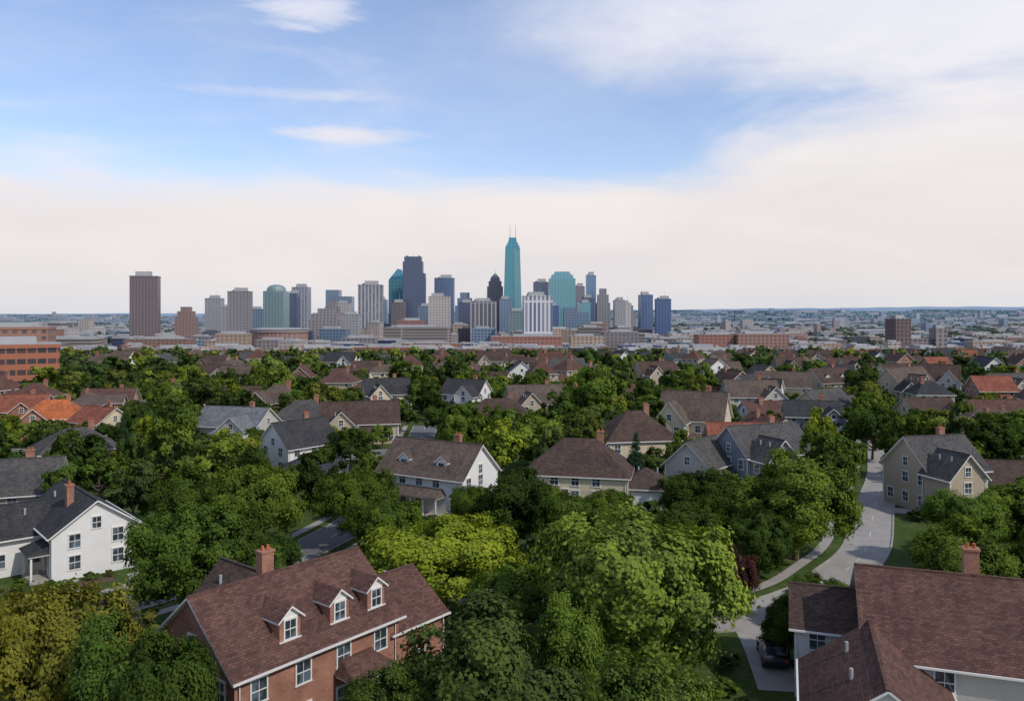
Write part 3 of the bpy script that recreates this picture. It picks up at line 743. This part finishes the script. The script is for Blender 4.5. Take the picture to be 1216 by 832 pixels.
def tower(name,x,y,w,dp,zt,mat,style='box',rot=0,zb=None):
    z0=float(terr(np.array(float(x)),np.array(float(y)))) if zb is None else zb
    h=zt-z0; mb=MB(); rd=random.Random(int(x*7+y))
    fl='flat'
    def mech(ww,dd,z):
        mb.frustum('top',0,0,ww+0.6,dd+0.6,ww+0.6,dd+0.6,z-1.6,z-0.1,mat,'metal')
        mb.frustum('top',rd.uniform(-.1,.1)*ww,0,ww*0.55,dd*0.5,ww*0.55,dd*0.5,z,z+min(5,h*0.05)+1.5,'metal')
        mb.frustum('top',-ww*0.3,dd*0.1,ww*0.12,dd*0.2,ww*0.12,dd*0.2,z,z+2.5,'concrete')
        for q in range(3): 
            a=rd.uniform(-.4,.4)*ww; b_=rd.uniform(-.4,.2)*dd; mb.frustum('top',a,b_,2,2,2,2,z,z+1.2,'metal')
    if style=='box':
        mb.frustum('shaft',0,0,w,dp,w,dp,-2,h,mat,fl); mech(w,dp,h)
        if h>55 and rd.random()<0.7: mb.frustum('top',w*0.1,0,0.6,0.6,0.2,0.2,h,h+rd.uniform(8,16),'metal')
    elif style=='notch':
        mb.frustum('shaft',0,0,w,dp,w,dp,-2,h*0.94,mat,fl); mb.frustum('shaft',0,0,w*0.86,dp*0.86,w*0.86,dp*0.86,h*0.94,h,mat,fl); mb.frustum('top',0,0,0.7,0.7,0.3,0.3,h,h+6,'metal')
        mb.frustum('top',-w*0.3,0,w*0.1,dp*0.8,w*0.1,dp*0.8,h,h+2,'metal');mb.frustum('top',w*0.3,0,w*0.1,dp*0.8,w*0.1,dp*0.8,h,h+2,'metal')
        mb.frustum('shaft',w*0.5,0,w*0.24,dp*0.9,w*0.24,dp*0.9,-2,h*0.80,mat,fl)
    elif style=='step':
        a=0
        for i,(f,k) in enumerate([(0.72,1.0),(0.88,0.78),(1.0,0.5)]):
            mb.frustum('shaft',0,0,w*k,dp*k,w*k,dp*k,(-2 if i==0 else h*a),h*f,mat,fl); a=f
    elif style=='lstep':
        mb.frustum('shaft',-w*0.25,0,w*0.5,dp,w*0.5,dp,-2,h,mat,fl); mb.frustum('shaft',w*0.25+0.01,0,w*0.5,dp*0.9,w*0.5,dp*0.9,-2,h*0.86,mat,fl)
    elif style=='pyr':
        mb.frustum('shaft',0,0,w,dp,w,dp,-2,h*0.80,mat,fl); mb.frustum('shaft',0,0,w*0.82,dp*0.82,w*0.82,dp*0.82,h*0.80,h*0.88,mat,fl)
        mb.frustum('shaft',0,0,w*0.64,dp*0.64,w*0.56,dp*0.56,h*0.88,h*0.94,mat,fl); mb.frustum('top',0,0,w*0.5,dp*0.5,1.5,1.5,h*0.94,h*1.01,'flat')
        mb.frustum('top',0,0,0.6,0.6,0.3,0.3,h*1.01,h*1.06,'metal')
    elif style=='dome':
        mb.frustum('shaft',0,0,w,dp,w,dp,-2,h*0.88,mat,fl)
        n=16;pr=[(1.0,0.88),(0.96,0.92),(0.84,0.955),(0.62,0.98),(0.3,0.995),(0.05,1.0)]
        for (a,za),(b_,zb_) in zip(pr,pr[1:]): mb.frustum('dome',0,0,w*0.95*a,dp*0.95*a,w*0.95*b_,dp*0.95*b_,h*za,h*zb_,'dome',n=n)
    elif style=='slant':
        mb.frustum('shaft',0,0,w,dp,w,dp,-2,h*0.84,mat,fl)
        lo=[(-w/2,-dp/2,h*.84),(w/2,-dp/2,h*.84),(w/2,dp/2,h*.84),(-w/2,dp/2,h*.84)]
        hi=[(w*0.05,-dp/2+2,h),(w*0.3,-dp/2+2,h*0.985),(w*0.3,dp/2-2,h*0.985),(w*0.05,dp/2-2,h)]
        mb.hexa('crown',lo,hi,mat)
    elif style=='taper':
        mb.frustum('shaft',0,0,w*1.2,dp*1.15,w*1.15,dp*1.12,-2,h*0.30,mat,fl); mb.frustum('shaft',0,0,w*1.08,dp,w*0.86,dp*0.86,h*0.30,h*0.90,mat,fl)
        mb.frustum('crown',0,0,w*0.86,dp*0.86,w*0.55,dp*0.6,h*0.90,h*0.955,mat,fl)
        mb.frustum('crown',0,0,w*0.5,dp*0.55,w*0.42,dp*0.5,h*0.955,h,mat,fl)
        for q in (-0.15,0.17): mb.frustum('antenna',q*w,0,1.1,1.1,0.4,0.4,h,h+24,'metal')
        mb.hexa('stripe',[(w*0.12,-dp*0.54,h*.3),(w*0.54,-dp*0.54,h*.3),(w*0.54,-dp*0.4,h*.3),(w*0.12,-dp*0.4,h*.3)],[(w*0.05,-dp*0.445,h*.89),(w*0.40,-dp*0.445,h*.86),(w*0.40,-dp*0.35,h*.86),(w*0.05,-dp*0.35,h*.89)],'f_teal2')
    elif style=='barrel':
        mb.frustum('shaft',0,0,w,dp,w,dp,-2,h*0.9,mat,fl)
        mb.frustum('shaft',0,0,w*0.86,dp*0.86,w*0.8,dp*0.8,h*0.9,h*0.955,mat,fl); mb.frustum('shaft',0,0,w*0.66,dp*0.66,w*0.55,dp*0.6,h*0.955,h,mat,fl)
    elif style=='drum':
        mb.frustum('shaft',0,0,w,dp,w,dp,-2,h*0.78,mat,fl,n=28); mb.frustum('shaft',0,0,w*1.04,dp*1.04,w*1.04,dp*1.04,h*0.78,h*0.9,'f_garage','flat',n=28)
        mb.frustum('roof',0,0,w*0.98,dp*0.98,w*0.7,dp*0.7,h*0.9,h*0.97,'flat',n=28)
    o=mb.single(name,(x,y,z0),rot); return o
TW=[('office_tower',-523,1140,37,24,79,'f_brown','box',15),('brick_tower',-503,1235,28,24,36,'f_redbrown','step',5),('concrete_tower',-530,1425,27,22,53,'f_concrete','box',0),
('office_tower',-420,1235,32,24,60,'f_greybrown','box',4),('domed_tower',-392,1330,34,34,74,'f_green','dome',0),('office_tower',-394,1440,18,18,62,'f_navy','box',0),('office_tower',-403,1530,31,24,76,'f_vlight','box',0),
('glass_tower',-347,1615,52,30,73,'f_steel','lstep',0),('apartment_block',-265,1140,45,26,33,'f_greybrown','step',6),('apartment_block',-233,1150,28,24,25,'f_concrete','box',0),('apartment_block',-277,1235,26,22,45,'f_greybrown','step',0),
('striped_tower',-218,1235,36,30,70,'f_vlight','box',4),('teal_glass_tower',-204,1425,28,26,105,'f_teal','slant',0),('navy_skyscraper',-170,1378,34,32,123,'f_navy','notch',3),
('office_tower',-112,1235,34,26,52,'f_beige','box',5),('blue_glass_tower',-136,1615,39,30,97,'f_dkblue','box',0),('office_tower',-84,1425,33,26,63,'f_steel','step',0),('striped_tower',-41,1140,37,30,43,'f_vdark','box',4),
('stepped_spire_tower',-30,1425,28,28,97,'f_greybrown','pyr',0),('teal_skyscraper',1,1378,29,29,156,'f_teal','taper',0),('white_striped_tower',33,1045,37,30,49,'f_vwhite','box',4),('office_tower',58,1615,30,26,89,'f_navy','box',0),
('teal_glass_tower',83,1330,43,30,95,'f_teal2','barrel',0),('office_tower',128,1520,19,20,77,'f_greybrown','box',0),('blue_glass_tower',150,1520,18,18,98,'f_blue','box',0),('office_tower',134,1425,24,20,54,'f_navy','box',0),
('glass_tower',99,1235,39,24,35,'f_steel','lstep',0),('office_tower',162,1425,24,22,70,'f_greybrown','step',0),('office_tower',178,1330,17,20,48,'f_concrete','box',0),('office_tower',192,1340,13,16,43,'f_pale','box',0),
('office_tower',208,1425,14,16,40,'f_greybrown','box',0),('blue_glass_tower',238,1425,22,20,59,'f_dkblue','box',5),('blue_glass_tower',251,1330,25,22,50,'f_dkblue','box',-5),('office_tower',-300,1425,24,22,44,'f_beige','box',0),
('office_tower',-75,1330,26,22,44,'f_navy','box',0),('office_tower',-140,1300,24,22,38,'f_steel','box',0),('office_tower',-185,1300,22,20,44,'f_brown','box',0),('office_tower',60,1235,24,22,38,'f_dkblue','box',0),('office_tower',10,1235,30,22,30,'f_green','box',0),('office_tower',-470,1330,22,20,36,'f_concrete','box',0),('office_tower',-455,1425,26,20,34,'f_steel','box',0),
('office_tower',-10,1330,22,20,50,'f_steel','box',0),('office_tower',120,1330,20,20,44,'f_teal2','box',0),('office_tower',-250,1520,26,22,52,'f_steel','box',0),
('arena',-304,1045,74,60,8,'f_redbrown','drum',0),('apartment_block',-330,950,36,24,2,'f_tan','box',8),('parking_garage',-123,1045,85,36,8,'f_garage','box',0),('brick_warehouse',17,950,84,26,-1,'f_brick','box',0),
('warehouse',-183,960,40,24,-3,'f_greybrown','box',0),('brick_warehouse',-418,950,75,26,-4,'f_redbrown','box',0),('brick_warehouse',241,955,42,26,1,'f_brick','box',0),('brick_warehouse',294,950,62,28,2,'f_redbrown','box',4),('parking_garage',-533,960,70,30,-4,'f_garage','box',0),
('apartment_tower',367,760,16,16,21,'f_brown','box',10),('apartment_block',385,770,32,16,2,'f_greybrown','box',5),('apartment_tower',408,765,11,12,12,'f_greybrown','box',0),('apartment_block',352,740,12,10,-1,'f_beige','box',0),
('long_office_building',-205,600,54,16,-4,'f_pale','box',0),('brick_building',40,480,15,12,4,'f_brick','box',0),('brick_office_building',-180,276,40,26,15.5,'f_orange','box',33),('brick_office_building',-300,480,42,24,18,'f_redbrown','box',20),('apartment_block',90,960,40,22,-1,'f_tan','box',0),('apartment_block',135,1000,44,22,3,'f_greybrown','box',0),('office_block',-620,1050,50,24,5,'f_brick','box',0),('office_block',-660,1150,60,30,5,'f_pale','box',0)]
occ=[]
for tw in TW: tower(*tw); occ.append((tw[1],tw[2],tw[3]/2+3,tw[4]/2+3))
for (x,y,w,d) in BELT:
    if any(abs(x-a)<w/2+c and abs(y-b_)<d/2+e for a,b_,c,e in occ): continue
    tower(random.choice(['commercial_building','warehouse','brick_building','office_block']),x,y,w,d,float(terr(np.array(x),np.array(y)))+random.uniform(6,11),random.choice(['f_brick','f_redbrown','f_tan','f_pale','f_garage','f_beige','f_redbrown','f_brick','f_tan']),'box',random.choice([0,6,-10,20]))
    occ.append((x,y,w/2+4,d/2+4))
ms=['f_concrete','f_brick','f_redbrown','f_greybrown','f_tan','f_garage','f_beige','f_steel','f_garage','f_brown','f_brick','f_navy','f_tan','f_dkblue']
nb=0
for k in range(4000):
    core_pick=random.random()<0.6
    if core_pick: y=random.uniform(930,1500); x=random.gauss(-90,230)
    else: y=random.uniform(860,2300); x=random.uniform(-0.68*y,0.68*y)
    w=random.uniform(16,52);d=random.uniform(14,30)
    core=math.exp(-((x+70)/300)**2)
    if any(abs(x-a)<w/2+c and abs(y-b_)<d/2+e for a,b_,c,e in occ): continue
    h=random.uniform(7,14)+core*random.uniform(0,28)*(y>1040)
    if not core_pick and x>0.1*y: h*=0.85
    if not core_pick and random.random()<0.06: h*=2.4; w*=0.5
    tower(random.choice(['office_block','warehouse','apartment_block','commercial_building']),x,y,w,d,float(terr(np.array(x),np.array(y)))+h,random.choice(ms),'step' if random.random()<0.15 else 'box',random.choice([0,0,5,-8,20]))
    occ.append((x,y,w/2+4,d/2+4)); nb+=1
    if nb>430: break
mb=MB()
for k in range(1000):
    y=random.uniform(1.25,2.5)**2*1000; x=random.uniform(-0.7,0.7)*y
    z=float(terr(np.array(x),np.array(y))); w=random.uniform(14,55)*(0.8+y/6000); d=random.uniform(12,25); h=random.uniform(7,14)*(0.9+y/9000)
    if random.random()<0.06: h*=2.2; w*=0.5
    mb.frustum('blocks',x,y,w,d,w,d,z-2,z+h,random.choice(['f_pale','f_redbrown','f_redbrown','f_greybrown','f_concrete','f_steel','f_tan']),'flat')
mb.single('distant_town')

# ------------------------------------------------------------------ cars
def carmat(n,c):
    mt,t,b=newmat(n); t.set(b.inputs['Base Color'],t.mix(t.noise(objn(t),3,2),c,tuple(v*0.85 for v in c))); b.inputs['Roughness'].default_value=0.25; b.inputs['Coat Weight'].default_value=0.6; b.inputs['Metallic'].default_value=0.3; return mt
for n,c in dict(car_black=(0.02,0.02,0.025),car_silver=(0.3,0.31,0.33),car_white=(0.6,0.6,0.6),car_red=(0.18,0.02,0.02),car_blue=(0.03,0.07,0.2)).items(): MAT[n]=carmat(n,c)
MAT['tyre']=plain('tyre_rubber',(0.02,0.02,0.02),0.9); MAT['lamp']=plain('lamp_glass',(0.7,0.7,0.68),0.2); MAT['tail']=plain('tail_lamp',(0.25,0.02,0.02),0.3)
def car(x,y,rot,m):
    mb=MB()
    prof=[(-2.2,0.35),(-2.25,0.75),(-2.1,0.95),(-1.6,1.0),(0.9,1.0),(1.9,0.88),(2.2,0.7),(2.22,0.35)]
    L=[];Rr=[]
    for (a,z) in prof:
        k=0.9 if z<0.8 else 0.84; L.append((a,k,z));Rr.append((a,-k,z))
    mb.face('body',L,m);mb.face('body',Rr[::-1],m)
    for i in range(len(prof)):
        j=(i+1)%len(prof); mb.face('body',[L[i],Rr[i],Rr[j],L[j]],m)
    lo=[(-1.7,-.8,1.0),(0.95,-.8,1.0),(0.95,.8,1.0),(-1.7,.8,1.0)];hi=[(-1.15,-.62,1.42),(0.2,-.62,1.42),(0.2,.62,1.42),(-1.15,.62,1.42)]
    mb.hexa('cabin_glass',lo,hi,'glass',top=m)
    mb.hexa('roof',[(-1.2,-.65,1.423),(0.25,-.65,1.423),(0.25,.65,1.423),(-1.2,.65,1.423)],[(-1.1,-.58,1.48),(0.15,-.58,1.48),(0.15,.58,1.48),(-1.1,.58,1.48)],m)
    for sx in (-0.45,):
        for s in(-1,1): mb.hexa('pillars',[(sx-.05,s*.80-.02,1.0),(sx+.05,s*.80-.02,1.0),(sx+.05,s*.80+.02,1.0),(sx-.05,s*.80+.02,1.0)],[(sx-.05,s*.63-.02,1.43),(sx+.05,s*.63-.02,1.43),(sx+.05,s*.63+.02,1.43),(sx-.05,s*.63+.02,1.43)],m)
    for a in(-1.4,1.4):
        for s in(-1,1):
            lo=[(a+.33*math.cos(q*math.pi/8),s*0.93,.33+.33*math.sin(q*math.pi/8)) for q in range(16)]
            hi=[(p[0],s*0.70,p[2]) for p in lo]; mb.hexa('wheels',lo,hi,'tyre')
            lo=[(a+.19*math.cos(q*math.pi/5),s*0.94,.33+.19*math.sin(q*math.pi/5)) for q in range(10)]; mb.face('hubcaps',lo,'metal')
    for s in(-1,1):
        mb.box('headlights',2.16,2.24,s*.65-.18,s*.65+.18,.6,.75,'lamp'); mb.box('tail_lights',-2.28,-2.2,s*.65-.18,s*.65+.18,.68,.85,'tail')
    mb.parented('parked_car',(x,y,0.03),rot)
for c in [(19.6,60.2,80,'car_black'),(55,104,20,'car_silver'),(-39,60.5,52,'car_black'),(3,102,170,'car_blue'),(-19,128,85,'car_red'),(-19.5,140,85,'car_white'),(-14,126,-95,'car_black'),(62,130,62,'car_silver'),(-60,147,0,'car_silver'),(-75,146,0,'car_black')]: car(*c)

# ------------------------------------------------------------------ light, sky, camera
el,az=42,128
sd=Vector((math.sin(R(az))*math.cos(R(el)),math.cos(R(az))*math.cos(R(el)),math.sin(R(el))))
ld=bpy.data.lights.new('sun','SUN'); ld.energy=2.9; ld.angle=R(0.8); ld.color=(1.0,0.93,0.82)
lo=bpy.data.objects.new('sun',ld); COL.objects.link(lo); lo.rotation_euler=sd.to_track_quat('Z','Y').to_euler()
w=bpy.data.worlds.new('World'); scene.world=w; w.use_nodes=True; t=NT(w.node_tree); t.n.clear()
out=t.new('ShaderNodeOutputWorld'); sky=t.new('ShaderNodeTexSky',sky_type='NISHITA'); sky.sun_disc=False
sky.sun_elevation=R(el); sky.sun_rotation=R(az); sky.air_density=1.0; sky.dust_density=0.4; sky.ozone_density=2.0
b1=t.new('ShaderNodeBackground'); b1.inputs[1].default_value=0.15; t.l.new(t.mix(1.0,sky.outputs[0],(1.03,1.05,1.16),'MULTIPLY'),b1.inputs[0])
tc=t.new('ShaderNodeTexCoord'); nv=t.new('ShaderNodeVectorMath',operation='NORMALIZE'); t.l.new(tc.outputs['Generated'],nv.inputs[0])
s=t.sep(nv.outputs[0]); x,y,z=s[0],s[1],s[2]
za=t.m('ADD',t.m('MAXIMUM',z,0.0),0.10)
pl=t.comb(t.m('DIVIDE',x,za),t.m('DIVIDE',y,za),0.0)
nA=t.noise(pl,0.55,8,0.6,0.6)
vmap=t.comb(t.m('MULTIPLY',x,2.2),t.m('MULTIPLY',y,2.2),t.m('MULTIPLY',z,9.0))
nB=t.noise(vmap,1.3,7,0.56,0.5); nC=t.noise(vmap,3.5,8,0.62,0.5)
vm2=t.comb(t.m('MULTIPLY',x,2.0),t.m('MULTIPLY',y,2.0),t.m('MULTIPLY',z,5.0)); nD=t.noise(vm2,2.2,7,0.55,0.3)
edge=t.m('ADD',t.ss(x,0.05,0.5,0.162,0.24),t.m('MULTIPLY',t.m('SUBTRACT',nB,0.5),0.13))
bank=t.ss(t.m('SUBTRACT',edge,z),-0.03,0.045)
def blob(cx,cz,rx,rz,amp,lo_,hi_,nn):
    dx=t.m('DIVIDE',t.m('SUBTRACT',x,cx),rx); dz=t.m('DIVIDE',t.m('SUBTRACT',z,cz),rz)
    r2=t.m('ADD',t.m('MULTIPLY',dx,dx),t.m('MULTIPLY',dz,dz))
    return t.ss(t.m('ADD',r2,t.m('MULTIPLY',t.m('SUBTRACT',nn,0.5),amp)),hi_,lo_)
m2=blob(0.47,0.345,0.40,0.085,3.2,0.0,1.9,nD)
m3=t.m('MULTIPLY',blob(-0.235,0.346,0.06,0.018,5.0,-0.4,1.6,nC),0.9)
m4=t.m('MULTIPLY',blob(-0.19,0.214,0.080,0.010,6.0,-0.5,1.6,nC),0.75)
m4b=t.m('MULTIPLY',blob(-0.24,0.255,0.10,0.007,7.0,-0.5,1.8,nC),0.5)
m5=t.m('MULTIPLY',t.ss(nB,0.46,0.74),0.5); m6=t.m('MULTIPLY',t.ss(nA,0.42,0.72),0.32)
mk=bank
for q in (m2,m3,m4,m4b,m5,m6): mk=t.m('SUBTRACT',1.0,t.m('MULTIPLY',t.m('SUBTRACT',1.0,mk),t.m('SUBTRACT',1.0,q)))
mk=t.m('MINIMUM',t.m('ADD',t.m('MULTIPLY',mk,0.86),0.11),0.97)
cc=t.ramp(t.m('MULTIPLY',t.m('MAXIMUM',z,0.0),2.2),[(0.0,(0.72,0.73,0.77)),(0.08,(0.81,0.765,0.77)),(0.22,(0.875,0.81,0.79)),(0.4,(0.90,0.85,0.84)),(0.8,(0.86,0.88,0.97))])
cc=t.mix(1.0,cc,t.ramp(nB,[(0.3,(0.93,0.93,0.95)),(0.7,(1.04,1.03,1.02))]),'MULTIPLY')
b2=t.new('ShaderNodeBackground'); t.l.new(cc,b2.inputs[0]); b2.inputs[1].default_value=1.0
mx=t.new('ShaderNodeMixShader'); t.l.new(mk,mx.inputs[0]); t.l.new(b1.outputs[0],mx.inputs[1]); t.l.new(b2.outputs[0],mx.inputs[2]); t.l.new(mx.outputs[0],out.inputs[0])

cam=bpy.data.cameras.new('camera'); co=bpy.data.objects.new('camera',cam); COL.objects.link(co)
co.location=(0,0,26); co.rotation_euler=(R(90),0,0); cam.sensor_width=36; cam.lens=28.1; cam.shift_y=-0.0362
cam.clip_start=0.5; cam.clip_end=40000; scene.camera=co
